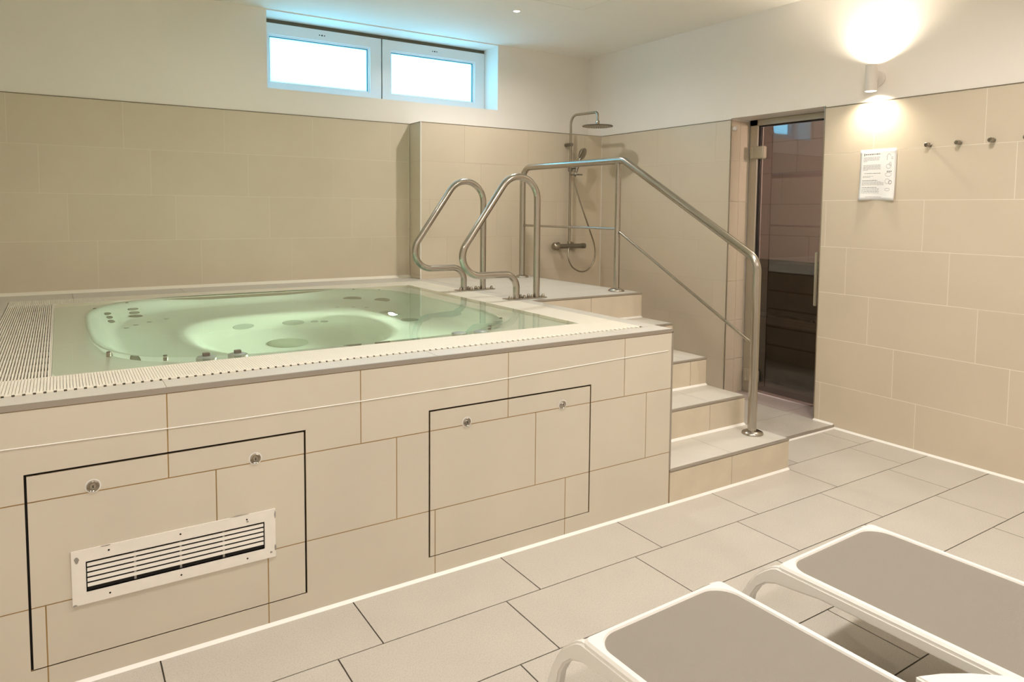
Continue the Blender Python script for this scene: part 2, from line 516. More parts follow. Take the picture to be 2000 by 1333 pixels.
MB().cyl((XW - .003, DR + .001, 0), (XW - .003, DR + .001, ZTILE + .012), .0045, n=10).build('corner_trim', M_chrome, wr)
MB().cyl((XW - .004, SJ - .004, 0), (XW - .004, SJ - .004, ZTILE + .003), .0045, n=10).build('corner_trim', M_chrome, wr)
sl = MB()
for (a, b, z) in ((YF, 0.296, 0.0), (0.30, DR, 0.02)):
    sl.prism([(XW - PROUD, z), (XW - PROUD - .013, z), (XW - PROUD, z + .010)], 'y', a, b)
sl.build('trim_1', M_seal)
tag(D.objects['trim_1'], 'white silicone joint along the foot of the right wall', 'trim', kind='structure')

# walls out of frame
o = MB().box(XL - .1, XL, YF, YB, 0, ZC).build('wall_left', M_white)
tag(o, 'plain white wall at the left end of the whirlpool', 'wall', kind='structure')
o = MB().box(XL - .1, XW + .2, YF - .1, YF, 0, ZC).build('wall_front', M_white)
tag(o, 'plain white wall behind the loungers', 'wall', kind='structure')

# ------------------------------------------------------------------ sauna room behind the glass door
SX1 = 3.35
o = MB().box(XW + .36, SX1 + .1, -0.3, 2.9, -0.1, 0.0).build('floor_sauna', M_sauna_floor)
tag(o, 'dark floor of the sauna seen through the glass door', 'floor', kind='structure')
o = MB().box(XW + .36, SX1 + .1, -0.3, 2.9, 2.35, 2.4).build('ceiling_sauna', M_sauna_floor)
tag(o, 'dark ceiling inside the sauna', 'ceiling', kind='structure')
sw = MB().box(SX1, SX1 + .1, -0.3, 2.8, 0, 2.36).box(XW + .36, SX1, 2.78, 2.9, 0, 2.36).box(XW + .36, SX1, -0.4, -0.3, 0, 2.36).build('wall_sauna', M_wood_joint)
tag(sw, 'taupe tiled wall inside the sauna behind the dark glass', 'wall', kind='structure')
rows = [(ZTILE - WH * (k + 1), ZTILE - WH * k, -0.037 + 0.15 * k) for k in range(-1, 6)]
tiles(sw, 'x-', SX1 - PROUD, rows, -0.3, 2.78, M_sauna_tile, j=0.006)
tiles(sw, 'y-', 2.78 - PROUD, rows, XW + .36, SX1 - .01, M_sauna_tile, j=0.006)
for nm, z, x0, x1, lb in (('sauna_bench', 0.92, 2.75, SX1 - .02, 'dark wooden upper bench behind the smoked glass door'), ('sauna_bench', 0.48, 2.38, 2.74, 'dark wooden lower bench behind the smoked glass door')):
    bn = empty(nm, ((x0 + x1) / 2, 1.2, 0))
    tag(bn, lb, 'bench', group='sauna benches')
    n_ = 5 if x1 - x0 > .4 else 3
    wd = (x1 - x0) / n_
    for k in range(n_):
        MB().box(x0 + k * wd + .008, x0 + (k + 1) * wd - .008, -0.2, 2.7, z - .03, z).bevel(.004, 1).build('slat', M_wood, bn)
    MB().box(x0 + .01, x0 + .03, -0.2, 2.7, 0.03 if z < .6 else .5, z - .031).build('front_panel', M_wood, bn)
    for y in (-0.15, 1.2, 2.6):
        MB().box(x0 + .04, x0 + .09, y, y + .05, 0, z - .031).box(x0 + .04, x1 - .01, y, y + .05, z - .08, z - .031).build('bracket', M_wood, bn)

sl_ = empty('sauna_fill_lamp', (2.35, -0.28, 1.9))  # unseen source, added to brighten the room behind the glass
tag(sl_, 'unseen glowing box added inside the sauna to brighten it', 'lamp')
MB().box(2.28, 2.42, -0.298, -0.24, 1.8, 2.0).bevel(.01, 2).build('fill_box', emat('sauna_fill_glow', (1, .8, .62), 5), sl_)
L = D.lights.new('sauna_fill_light', 'POINT'); L.energy = 170; L.color = (1, .93, .90); L.shadow_soft_size = .08  # added fill for the sauna interior
lo = D.objects.new('sauna_fill_light', L); COL.objects.link(lo); lo.location = (2.35, -0.18, 1.9)

# door
dr = empty('door_1', (DX, (DR + SJ) / 2, 0))
tag(dr, 'smoked glass sauna door in a slim metal frame', 'door', kind='structure')
fr = MB()
fr.box(DX - .035, DX + .03, SJ - .075, SJ - .005, 0.02, 2.038)
fr.box(DX - .035, DX + .03, DR - .01, SJ - .005, 1.995, 2.038)
fr.box(DX - .035, DX + .03, DR - .01, DR + .02, 0.02, 2.038)
fr.bevel(.003, 1).build('door_frame', M_frame_al, dr)
MB().box(DX - .02, DX + .02, SJ - .079, SJ - .074, 0.02, 2.0).box(DX - .02, DX + .02, DR, SJ - .07, 1.988, 1.996).build('gasket', M_black, dr)
MB().box(DX - .004, DX + .004, DR + .03, SJ - .082, 0.03, 1.984).build('glass_leaf', M_door_glass, dr)
for z in (1.80, 0.150):
    h_ = MB().box(DX - .050, DX - .005, SJ - .138, SJ - .018, z - .045, z + .045).bevel(.006, 3).build('hinge', M_hinge, dr, True)
    MB().cyl((DX - .052, SJ - .045, z - .04), (DX - .052, SJ - .045, z + .04), .006, n=14).build('hinge_knuckle', M_hinge, h_, True)
hd = MB().box(DX - .055, DX - .040, 0.578, 0.600, 0.735, 1.10).bevel(.004, 2).build('door_handle', M_hinge, dr, True)
MB().cyl((DX - .045, 0.589, 0.80), (DX - .004, 0.589, 0.80), .007).cyl((DX - .045, 0.589, 1.03), (DX - .004, 0.589, 1.03), .007).build('standoff', M_chrome, hd, True)

# ------------------------------------------------------------------ windows
def window(n, x0, x1, gx0, gx1, label, dots):
    w = empty('window_%d' % n, ((x0 + x1) / 2, YW, WZ0))
    tag(w, label, 'window', kind='structure')
    z0, z1, gz0, gz1 = WZ0 + .002, 2.708, 2.290, 2.617
    f = MB()
    for (a, b, c, e) in clip_rects((x0, x1, z0, z1), [(gx0 - .012, gx1 + .012, gz0 - .012, gz1 + .012)]):
        f.box(a, b, YW, YW + .05, c, e)
    f = f.build('window_frame', M_pvc, w)
    g = MB()
    for (a, b, c, e) in clip_rects((gx0 - .02, gx1 + .02, gz0 - .02, gz1 + .02), [(gx0, gx1, gz0, gz1)]):
        g.box(a, b, YW + .014, YW + .045, c, e)
    g.build('glazing_bead', M_pvc, w)
    g = MB()
    for (a, b, c, e) in clip_rects((gx0 - .004, gx1 + .004, gz0 - .004, gz1 + .004), [(gx0 + .005, gx1 - .005, gz0 + .002, gz1 - .005)]):
        g.box(a, b, YW + .022, YW + .040, c, e)
    g.build('gasket', M_gasket, w)
    MB().box(gx0, gx1, gz0 and YW + .028, YW + .034, gz0, gz1).build('pane', M_frost, w)
    for k in (-1, 0, 1):
        MB().cyl((dots + k * .019, YW - .001, 2.668), (dots + k * .019, YW + .004, 2.668), .0045 if k else .006, n=10).build('vent_hole', M_black, w)
    return w
window(1, WX0 + .002, -0.170, -1.03, -0.275, 'left high window with white frame and bright frosted pane', -0.644)
window(2, -0.160, WX1 - .002, -0.081, 0.671, 'right high window with white frame and pale blue frosted pane', 0.300)
o = MB().box(WX0, WX1, YW + .01, YW + .04, 2.709, 2.736).box(-0.1695, -0.1605, YW + .012, YW + .045, 2.205, 2.709).build('window_gap', M_gutter, wb)
MB().box(WX0, WX1, YB + .002, YW + .05, WZ0 - .002, WZ0 + .002).build('window_sill', M_pvc, wb)

# ------------------------------------------------------------------ whirlpool tub
tub = empty('whirlpool_tub', (-1.36, 1.3, 0))
tag(tub, 'built-in square whirlpool with beige tiled front and lit green water', 'whirlpool')
PANELS = [(-2.451, -1.695, 0.078, 0.627), (-1.232, -0.484, 0.079, 0.625)]
GAP = 0.0065
ph = [(a - GAP, b + GAP, c - .0035, e + GAP) for a, b, c, e in PANELS]
bd = MB()
for (a, b, c, e) in clip_rects((XL, -.004, 0, ZT - .014), ph):
    bd.box(a, b, .0014, .06, c, e)
bd.box(-.06, -.004, .06, 1.1, 0, ZT - .014)
bd.build('wall_core', M_grout_ochre, tub)
MB().box(XL, -.05, .075, .08, 0, ZT - .05).build('backing', M_black, tub)
fr_rows = [(0.5535, ZT - .017, -0.2918), (0.2531, 0.5535, -0.1589), (0.0, 0.2531, -0.006)]
tiles(tub, 'y-', 0.0, fr_rows, XL, 0.0, M_tub_tile, holes=ph, j=0.0036)
tiles(tub, 'x+', 0.0, [(0.5535, ZT - .012, 0.3), (0.2531, 0.5535, 0.15), (0, 0.2531, 0)], PROUD, S[4], M_tub_tile)
MB().box(XL, -0.0005, -.0015, .004, ZT - .0165, ZT - .0005).build('edge_trim', M_trim, tub)['label'] = 'brushed metal strip along the front edge'
MB().box(-.008, .0015, -.0015, .006, H, ZT - .012).build('corner_trim', M_trim, tub)
MB().prism([(-.0005, 0), (-.011, 0), (-.0005, .009)], 'x', XL, XS).build('sealant', M_seal, tub)['label'] = 'white silicone joint along the floor'
sb = [(-3.3, -.0008, .716), (-2.506, -.0008, .711), (-1.9, -.0008, .703), (-1.506, -.0008, .703), (-1.0, -.0008, .707), (-.352, -.0008, .724), (-.03, -.0008, .731)]
MB().tube(sb, .0016, 6).build('sealant', M_seal, tub)['label'] = 'thin cream sealant line across the top tile row'

# rim of pale deck tiles
GX0, GX1, GY0, GY1 = -2.60, -0.09, 0.108, 2.50     # outer edge of overflow grating
BX0, BX1, BY0, BY1 = -2.39, -0.29, 0.325, 2.27     # inner edge of overflow grating
rim = MB()
for (a, b, c, e) in clip_rects((XL, -.001, .004, YB - PROUD), [(-.0293, 1, YP, 9), (GX0 - .004, GX1 + .004, GY0 - .004, GY1 + .004)]):
    rim.box(a, b, c, e, ZT - .03, ZT - PROUD)
rim.build('rim_core', M_grout, tub)
tiles(tub, 'z+', ZT, [(.004, GY0 - .004, -2.1)], XL, -.001, M_deck_tile, j=.0025, pitch=0.9)
tiles(tub, 'z+', ZT, [(GY1 + .004, YB - .01, -2.3)], XL, -.001, M_deck_tile, j=.0025, holes=[(-.031, 1, YP - .001, 9)])
for xx in ((XL, GX0 - .004), (GX1 + .004, -.001)):
    tiles(tub, 'z+', ZT, [(GY0 - .004 + k * .5, min(GY0 - .004 + (k + 1) * .5, GY1 + .004), 9) for k in range(5)], xx[0], xx[1], M_deck_tile, j=.0025, pitch=5)
# gutter channel under the grating
ch = MB()
for (a, b, c, e) in clip_rects((GX0 - .004, GX1 + .004, GY0 - .004, GY1 + .004), [(BX0, BX1, BY0, BY1)]):
    ch.box(a, b, c, e, ZT - .16, ZT - .030)
ch.build('gutter', M_gutter, tub)
# grating bars (all run front to back)
def bars(x0, x1, y0, y1, name, lab, w=.0070):
    mb = MB()
    p = 0.0083
    n = int((x1 - x0) / p)
    for k in range(n):
        x = x0 + (k + .5) * (x1 - x0) / n
        mb.box(x - w / 2, x + w / 2, y0, y1, ZT - .018, ZT + .0015)
    for y in [y0 + .015 + i * (y1 - y0 - .03) / max(1, int((y1 - y0) / .12)) for i in range(int((y1 - y0) / .12) + 1)]:
        mb.box(x0 + .003, x1 - .003, y - .004, y + .004, ZT - .020, ZT - .006)
    o = mb.build(name, M_grate, tub)
    o['kind'] = 'stuff'; o['label'] = lab
    return o
bars(GX0, BX0 - .003, BY0, BY1, 'overflow_grating', 'left strip of ribbed cream overflow grating', .0050)
bars(BX1 + .003, GX1, BY0, BY1, 'overflow_grating', 'right strip of ribbed cream overflow grating')
bars(GX0, GX1, GY0 + .012, BY0 - .002, 'overflow_grating', 'front strip of ribbed cream overflow grating')
bars(GX0, GX1, BY1 + .002, GY1, 'overflow_grating', 'back strip of ribbed cream overflow grating')
# notched front lip of the grating
nb = MB()
x = GX0
while x < GX1 - .02:
    nb.box(x, x + .017, GY0 - .001, GY0 + .012, ZT - .015, ZT + .0025)
    x += .025
nb = nb.build('grating_teeth', M_grate, tub); nb['kind'] = 'stuff'
MB().box(GX0, GX1, GY0 + .0104, GY0 + .0112, ZT - .015, ZT + .0018).build('tooth_gap_shade', M_gutter, tub)  # added dark strip, puts shadow into the notches between the teeth
MB().box(GX0, GX1, GY0 + .0125, GY0 + .022, ZT - .015, ZT + .002).build('grating_edge', M_grate, tub)
for (a, b, c, e) in ((BX0 - .004, BX0 - .001, BY0, BY1), (BX1 + .001, BX1 + .004, BY0, BY1), (GX0, GX1, BY0 - .003, BY0), (GX0, GX1, BY1, BY1 + .003)):
    MB().box(a, b, c, e, ZT - .03, ZT + .002).build('grating_edge', M_grate, tub)

# moulded shell, one loft from the flat flange to the foot well
def sup(cx, cy, a, b, n, t):
    c, s = math.cos(t), math.sin(t)
    rr = (abs(c / a) ** n + abs(s / b) ** n) ** (-1 / n)
    return cx + rr * c, cy + rr * s
RINGS = [(-1.36, 1.345, .905, .985, 3.9, .814), (-1.36, 1.345, .898, .978, 3.85, .812), (-1.36, 1.345, .89, .97, 3.8, .806), (-1.36, 1.345, .878, .958, 3.7, .785), (-1.36, 1.345, .86, .935, 3.5, .70), (-1.36, 1.345, .835, .90, 3.3, .56), (-1.36, 1.345, .81, .865, 3.1, .475), (-1.36, 1.34, .77, .82, 3.0, .45),
 (-1.385, 1.25, .52, .57, 2.5, .452), (-1.388, 1.23, .49, .54, 2.5, .452), (-1.39, 1.22, .47, .52, 2.5, .445), (-1.39, 1.21, .445, .49, 2.5, .41), (-1.39, 1.21, .42, .465, 2.5, .28), (-1.39, 1.21, .39, .435, 2.5, .16), (-1.39, 1.21, .34, .38, 2.4, .125), (-1.39, 1.21, .15, .17, 2, .12)]
SEG = 160
sh = bmesh.new()
def rect_pt(t):
    cx, cy = -1.36, 1.345
    c, s = math.cos(t), math.sin(t)
    k = min(((BX1 - cx) if c > 0 else (BX0 - cx)) / c if abs(c) > 1e-9 else 9e9, ((BY1 - cy) if s > 0 else (BY0 - cy)) / s if abs(s) > 1e-9 else 9e9)
    return cx + k * c, cy + k * s
rings = [[sh.verts.new((*rect_pt(2 * math.pi * k / SEG), .8145)) for k in range(SEG)]]
for rg in RINGS:
    rings.append([sh.verts.new((*sup(*rg[:5], 2 * math.pi * k / SEG), rg[5])) for k in range(SEG)])
for i in range(len(rings) - 1):
    for k in range(SEG):
        sh.faces.new((rings[i][k], rings[i][(k + 1) % SEG], rings[i + 1][(k + 1) % SEG], rings[i + 1][k]))
sh.faces.new(rings[-1])
bmesh.ops.recalc_face_normals(sh, faces=sh.faces)
me = D.meshes.new('shell'); sh.to_mesh(me); sh.free()
for p in me.polygons: p.use_smooth = True
shell = link('shell', me, M_shell, tub)
shell['label'] = 'white moulded acrylic shell with seats and foot well'
# water
def water_ring(verts, ra, rb):
    for k in range(SEG):
        verts.faces.new((ra[k], ra[(k + 1) % SEG], rb[(k + 1) % SEG], rb[k]))
WZ = .8315
wm = bmesh.new()
wr_ = [[wm.verts.new((*rect_pt(2 * math.pi * k / SEG), WZ)) for k in range(SEG)],
       [wm.verts.new((*sup(-1.36, 1.345, .905, .985, 3.9, 2 * math.pi * k / SEG), WZ)) for k in range(SEG)]]
for q in (.75, .5, .25):
    wr_.append([wm.verts.new((*sup(-1.36, 1.345, .905 * q, .985 * q, 3.9, 2 * math.pi * k / SEG), WZ)) for k in range(SEG)])
for i in range(len(wr_) - 1):
    water_ring(wm, wr_[i], wr_[i + 1])
wm.faces.new(wr_[-1])
wm.faces.ensure_lookup_table()
for f_ in wm.faces:
    f_.material_index = 0
for f_ in wm.faces[:SEG]:
    f_.material_index = 1
for f_ in wm.faces:
    f_.normal_update()
    if f_.normal.z < 0: f_.normal_flip()
me = D.meshes.new('pool_water'); wm.to_mesh(me); wm.free()
me.materials.append(M_water); me.materials.append(M_film)
wt = link('pool_water', me, None)
tag(wt, 'clear green-tinted water filling the whirlpool to the brim', 'water', kind='stuff')

# jets and fittings in the shell
def jet(p, n, rad, lab=None, ring=True, core=M_jet):
    p, n = Vector(p), Vector(n).normalized()
    j = MB().lathe(p - n * .012, n, [(rad * 1.02, 0), (rad, .016), (rad * .9, .019), (rad * .82, .016)], 28).build('jet', M_jet_ring if ring else core, tub, True)
    if lab: j['label'] = lab
    MB().lathe(p - n * .006, n, [(rad * .80, 0), (rad * .80, .0105), (rad * .3, .0125)], 24).build('nozzle', core, j, True)
    return j
for p, n in (((-2.158, 1.929, .661), (.91, -.33, .26)), ((-2.152, 1.881, .581), (.93, -.28, .25)), ((-2.147, 1.809, .515), (.9, -.22, .37)),
             ((-2.026, 2.108, .608), (.64, -.69, .32)), ((-2.023, 2.058, .521), (.65, -.59, .45)), ((-2.019, 1.984, .470), (.5, -.4, .75))):
    jet(p, n, .036, ring=False)
for p, n in (((-.766, 2.097, .491), (-.54, -.68, .49)), ((-.626, 1.931, .498), (-.8, -.42, .44))):
    jet(p, n, .062, ring=False)
for p, rad in (((-.773, 1.496, .453), .045), ((-.769, 1.199, .453), .048)):
    jet(p, (0, 0, 1), rad, core=M_jet_ring)
for p, n in (((-1.538, 1.65, .239), (.25, -.94, .25)), ((-1.269, 1.654, .231), (-.17, -.95, .25))):
    jet(p, n, .06, core=M_jet_ring)
for p, n in (((-1.161, 1.62, .242), (-.45, -.85, .25)), ((-1.113, 1.589, .246), (-.62, -.74, .26))):
    jet(p, n, .022, core=M_jet_ring)
for p in ((-2.09, 1.639), (-2.042, 1.709), (-1.975, 1.775), (-1.887, 1.835), (-.961, 1.817), (-.877, 1.773), (-.815, 1.717)):
    MB().lathe((*p, .448), (0, 0, 1), [(.013, 0), (.013, .006), (.008, .008)], 16).build('air_nozzle', M_jet_ring, tub, True)
lb_ = MB().lathe((-.769, 1.351, .452), (-.5, 0, .85), [(.034, 0), (.034, .03), (.030, .046), (.024, .048)], 28).build('underwater_lamp', M_jet_ring, tub, True)
MB().lathe((-.769 - .0245, 1.351, .4945), (-.5, 0, .85), [(.022, 0), (.022, .003)], 24).build('lamp_lens', emat('small_pool_lamp_glow', (.9, 1.0, .95), 2), lb_)
dn = MB().lathe((-1.404, 1.27, .112), (0, 0, 1), [(.10, 0), (.10, .012), (.085, .02), (.03, .022)], 40).build('drain_cover', M_drain, tub, True)
# controls on the flange
for k, (x, y) in enumerate(((-1.925, .402), (-1.818, .400), (-.905, .384), (-.802, .372))):
    c = MB().lathe((x, y, .812), (0, 0, 1), [(.034, 0), (.034, .016), (.028, .021), (.012, .022)], 28).build('control_knob', M_jet_ring, tub, True)
    if k < 2:
        MB().box(x - .012, x + .012, y - .008, y + .008, .832, .846).bevel(.002, 1).build('knob_grip', M_chrome_dark, c)
for (x, y) in ((-2.216, .664), (-2.046, .501), (-.526, .653), (-.693, .482), (-2.211, 1.989), (-2.049, 2.157), (-.72, 2.2), (-.58, 2.1)):
    MB().lathe((x, y, .812), (0, 0, 1), [(.008, 0), (.008, .019), (.006, .021)], 14).build('screw_cap', M_chrome_dark, tub, True)
# unseen fill lamp added in the front wall of the shell to brighten the water
lp = MB().lathe((-.872, .432, .634), (-.45, .9, .12), [(.075, 0), (.075, .012), (.06, .018)], 32).build('underwater_lamp', M_jet_ring, tub, True)
MB().lathe((-.880, .449, .636), (-.45, .9, .12), [(.055, 0), (.055, .003)], 32).build('lamp_lens', emat('pool_fill_glow', (.72, 1.0, .78), 2.5), lp)

# ------------------------------------------------------------------ access panels in the tub front
def lock(x, z, par, bright):
    l = MB().lathe((x, .0005, z), (0, -1, 0), [(.0165, 0), (.0165, .003), (.0135, .0055), (.012, .004), (.010, .004), (.0085, .006), (.003, .006)], 28).build('lock', M_chrome if bright else M_steel, par, True)
    MB().lathe((x, .001, z), (0, -1, 0), [(.021, 0), (.020, .0012)], 28).build('lock_rosette', M_seal, l, True)
    MB().box(x - .0013, x + .0013, -.0062, -.005, z - .0035, z + .0035).build('keyhole', M_black, l)
for k, (a, b, c, e) in enumerate(PANELS):
    pn = empty('access_panel', ((a + b) / 2, .02, c))
    tag(pn, ['flush tiled access panel with an air grille, left in the whirlpool front', 'flush tiled access panel without grille, right in the whirlpool front'][k], 'panel', group='whirlpool access panels')
    MB().box(a, b, .0014, .03, c, e).build('panel_board', M_grout_ochre, pn)
    tiles(pn, 'y-', 0.0, fr_rows, XL, 0.0, M_tub_tile, inner=(a, b, c, e), j=0.0036)
    for (x, z) in (((-2.296, .570), (-1.850, .567)), ((-1.079, .564), (-.628, .566)))[k]:
        lock(x, z, pn, k == 0)
# black reveal behind the panel gaps
for (a, b, c, e) in ph:
    q = MB()
    for (p0, p1, q0, q1) in clip_rects((a, b, c, e), [(a + GAP, b - GAP, c + .0035, e - GAP)]):
        q.box(p0, p1, .008, .012, q0, q1)
    q.build('panel_gap', M_black, tub)

# ventilation grille
vg = empty('ventilation_grille', (-2.073, -.003, .231))
tag(vg, 'chipped white metal louvred air grille screwed to the left access panel', 'grille')
VX0, VX1, VZ0, VZ1 = -2.355, -1.791, .231, .391
IX0, IX1, IZ0, IZ1 = -2.318, -1.828, .268, .353
f = MB()
for (a, b, c, e) in clip_rects((VX0, VX1, VZ0, VZ1), [(IX0, IX1, IZ0, IZ1)]):
    f.box(a, b, -.0045, -.0005, c, e)
for (a, b, c, e) in clip_rects((IX0 - .002, IX1 + .002, IZ0 - .002, IZ1 + .002), [(IX0, IX1, IZ0, IZ1)]):
    f.box(a, b, -.0045, -.0002, c, e)
f.build('frame', M_white_metal, vg)
MB().box(IX0, IX1, -.0006, -.0001, IZ0, IZ1).build('backing', M_black, vg)
for k in range(5):
    z = IZ1 - .0035 - k * .0150
    zz = z - .0096
    MB().prism([(-.0040, zz), (-.0034, zz - .0004), (-.0020, z), (-.0026, z + .0004)], 'x', IX0 + .001, IX1 - .001).build('slat', M_white_metal, vg)
for x in (-2.196, -2.073, -1.95):
    MB().box(x - .003, x + .003, -.0022, -.0008, IZ0, IZ1).build('slat_support', M_chip, vg)
for x in (-2.262, -2.073, -1.880):
    for z in (VZ0 + .016, VZ1 - .016):
        MB().lathe((x, -.0040, z), (0, -1, 0), [(.0028, 0), (.0028, .0009)], 10).build('screw', M_black, vg)
def blob(cx, cz, rx, rz, y, n=11, seed=0):
    rnd = random.Random(seed)
    return [(cx + rx * (0.75 + .5 * rnd.random()) * math.cos(2 * math.pi * k / n), cz + rz * (0.75 + .5 * rnd.random()) * math.sin(2 * math.pi * k / n)) for k in range(n)]
for q, (x, z, rx, rz) in enumerate(((-2.342, .365, .0055, .009), (-1.7925, .372, .0022, .012), (-1.7925, .262, .003, .010), (-1.878, .368, .004, .0025), (-1.806, .249, .0045, .003), (-2.27, .390, .012, .0015), (-2.349, .233, .005, .0025), (-1.905, .393, .03, .0012))):
    MB().prism(blob(x, z, rx, rz, 0, seed=q), 'y', -.0051, -.0040).build('paint_chip', M_chip, vg)

# ------------------------------------------------------------------ staircase and platform
st = empty('tiled_staircase', (XS / 2, S[4], 0))
tag(st, 'beige tiled steps with metal nosings climbing to the whirlpool platform', 'staircase')
core = MB()
T = .006
for k in range(5):
    z = H * (k + 1) - .006
    y1 = YP if k == 4 else S[k + 1] + .05
    core.box(.001 if k < 4 else .001, XS - .003, S[k] + T, y1, 0, z)
core.build('step_core', M_grout_step, st)
rj = [0.430, 0.595, 0.745, 0.60, 0.451]
for k in range(5):
    z0, z1 = H * k, H * (k + 1)
    tiles(st, 'y-', S[k], [(z0 + (.0 if k else 0), z1 - .012, rj[k])], .001, XS, M_riser_tile, thick=.006, j=.0025)
    tj = [0.437, 0.605, 0.73, 0.6, 0.40][k]
    if k < 4:
        tiles(st, 'z+', z1, [(S[k] + .010, S[k + 1], tj)], .001, XS, M_deck_tile, thick=.006, j=.0022)
    else:
        tiles(st, 'z+', z1, [(S[4] + .010, S[4] + .31, .40), (S[4] + .31, S[4] + .61, .25), (S[4] + .61, S[4] + .91, .40), (S[4] + .91, S[4] + 1.21, .25), (S[4] + 1.21, YP, .4)], .001, XS, M_deck_tile, thick=.006, j=.0022)
    MB().box(.001, XS + .001, S[k] - .0015, S[k] + .009, z1 - .011, z1 + .0005).bevel(.0012, 1).build('nosing_strip', M_trim, st)
    if k:
        MB().prism([(S[k], z0), (S[k] - .012, z0), (S[k], z0 + .010)], 'x', .001, XS).build('sealant', M_seal, st)
side_rows = [(H * k, H * (k + 1) - .002, 9) for k in range(5)]
for k in range(5):
    tiles(st, 'x+', XS, [(H * k, H * (k + 1) - .012, S[k] + .3)], S[k] + .001, YP - .002, M_riser_tile, thick=.003, j=.0025)
MB().box(XS - .006, XS + .0015, S[4], YP, ZT - .011, ZT + .0005).build('edge_trim', M_trim, st)

# ------------------------------------------------------------------ grab rails of the whirlpool
def grab(y, pts, x0, x1, label, tilt):
    r_ = empty('grab_rail', ((x0 + x1) / 2, y, ZT))
    tag(r_, label, 'grab rail', group='looped stainless grab rails at the whirlpool')
    P = fillet([(a, y, b) for a, b in pts], [.085, .114, .136], 16)
    MB().tube(P, .0205, 20).build('bent_tube', M_steel, r_, True)
    b = MB().box(x0, x1, y - .034, y + .034, ZT + .0003, ZT + .006).bevel(.0015, 1).build('base_plate', M_steel, r_)
    ends = (pts[0][0], pts[-1][0])
    for x in (x0 + .022, ends[0] + .045, ends[1] - .045, x1 - .022):
        for yy in (y - .02,) if x in (x0 + .022, x1 - .022) else (y - .02, y + .02):
            MB().lathe((x, yy, ZT + .005), (0, 0, 1), [(.010, 0), (.010, .006), (.0075, .016), (.004, .019)], 14).build('cap_nut', M_chrome, b, True)
grab(1.252, [(-.045, ZT + .004), (-.045, .982), (-.524, .983), (.102, 1.85), (.102, ZT + .004)], -.125, .160,
     'looped stainless grab rail, the nearer one beside the whirlpool', 0)
grab(1.800, [(-.105, ZT + .004), (-.105, .985), (-.565, .985), (.042, 1.843), (.042, ZT + .004)], -.160, .120,
     'looped stainless grab rail, the farther one beside the whirlpool', 0)

# ------------------------------------------------------------------ stair handrail
hr = empty('stair_handrail', (.78, 1.284, ZT))
tag(hr, 'stainless steel handrail with three posts running down beside the steps', 'handrail')
XR = .775
top = fillet([(XR - .02, 2.40, ZT + .01), (XR - .02, 2.40, 1.700), (XR, 1.235, 1.700), (XR, .158, 1.112), (XR, .158, H + .006)], [.10, .11, .11], 14)
MB().tube(top, .0235, 20).build('handrail_tube', M_steel, hr, True)
MB().cyl((XR, 1.284, ZT + .005), (XR, 1.284, 1.70), .0195, n=20).build('post', M_steel, hr, True)
mid = fillet([(XR - .02, 2.38, 1.246), (XR, 1.30, 1.246), (XR, .165, .652)], [.03], 6)
MB().tube(mid, .0085, 12).build('middle_rail', M_steel, hr, True)
for (x, y, z, rr) in ((XR - .02, 2.40, ZT, .055), (XR, 1.284, ZT, .055), (XR + .005, .158, H, .058)):
    MB().lathe((x, y, z + .0004), (0, 0, 1), [(rr, 0), (rr, .004), (rr * .93, .011), (rr * .6, .019), (rr * .42, .021)], 36).build('base_flange', M_steel, hr, True)

# ------------------------------------------------------------------ shower column
SXC, SYC = 1.345, 2.555
sw_ = empty('shower_column', (SXC, YP, 1.06))
tag(sw_, 'chrome shower column with round rain head and hand shower on the tiled wall', 'shower')
pp = fillet([(SXC, SYC, 1.075), (SXC, SYC, 2.175), (SXC, 2.20, 2.165), (SXC, 2.20, 2.095)], [.075, .03], 10)
MB().tube(pp, .0105, 14).build('riser_pipe', M_chrome, sw_, True)
MB().lathe((SXC, 2.20, 2.100), (0, 0, -1), [(.012, 0), (.017, .01), (.017, .03), (.03, .038)], 20).build('swivel_joint', M_chrome, sw_, True)
rh = MB().lathe((SXC, 2.20, 2.062), (0, 0, -1), [(.03, 0), (.122, .006), (.125, .011), (.121, .015), (.02, .0155)], 48).build('rain_head', M_chrome_dark, sw_, True)
nzz = MB()
for q in range(1, 6):
    for k in range(q * 7):
        t = 2 * math.pi * k / (q * 7)
        nzz.cyl((SXC + q * .021 * math.cos(t), 2.20 + q * .021 * math.sin(t), 2.047), (SXC + q * .021 * math.cos(t), 2.20 + q * .021 * math.sin(t), 2.0435), .0028, n=6)
nzz = nzz.build('nozzles', M_grate, rh); nzz['kind'] = 'stuff'
MB().cyl((SXC, YP - .002, 1.928), (SXC, SYC - .016, 1.928), .0165, n=20).build('wall_bracket', M_chrome_dark, sw_, True)
MB().lathe((SXC + .03, SYC - .045, 1.668), (0, 0, 1), [(.055, 0), (.057, .005), (.055, .009)], 24).build('holder_tray', M_chrome_dark, sw_, True)
MB().cyl((SXC, SYC, 1.70), (SXC, SYC, 1.755), .019, n=16).cyl((SXC, SYC, 1.73), (SXC + .045, SYC - .045, 1.735), .012, n=14).build('slider', M_chrome_dark, sw_, True)
hs = MB().tube(fillet([(SXC + .025, SYC - .05, 1.695), (SXC + .055, SYC - .05, 1.79), (SXC + .085, SYC - .06, 1.85)], [.1], 6), .0125, 14).build('hand_shower', M_chrome_dark, sw_, True)
MB().lathe((SXC + .078, SYC - .03, 1.862), (.38, -.85, -.35), [(.018, 0), (.042, .012), (.052, .03), (.05, .036), (.02, .037)], 30).build('spray_face', M_steel, hs, True)
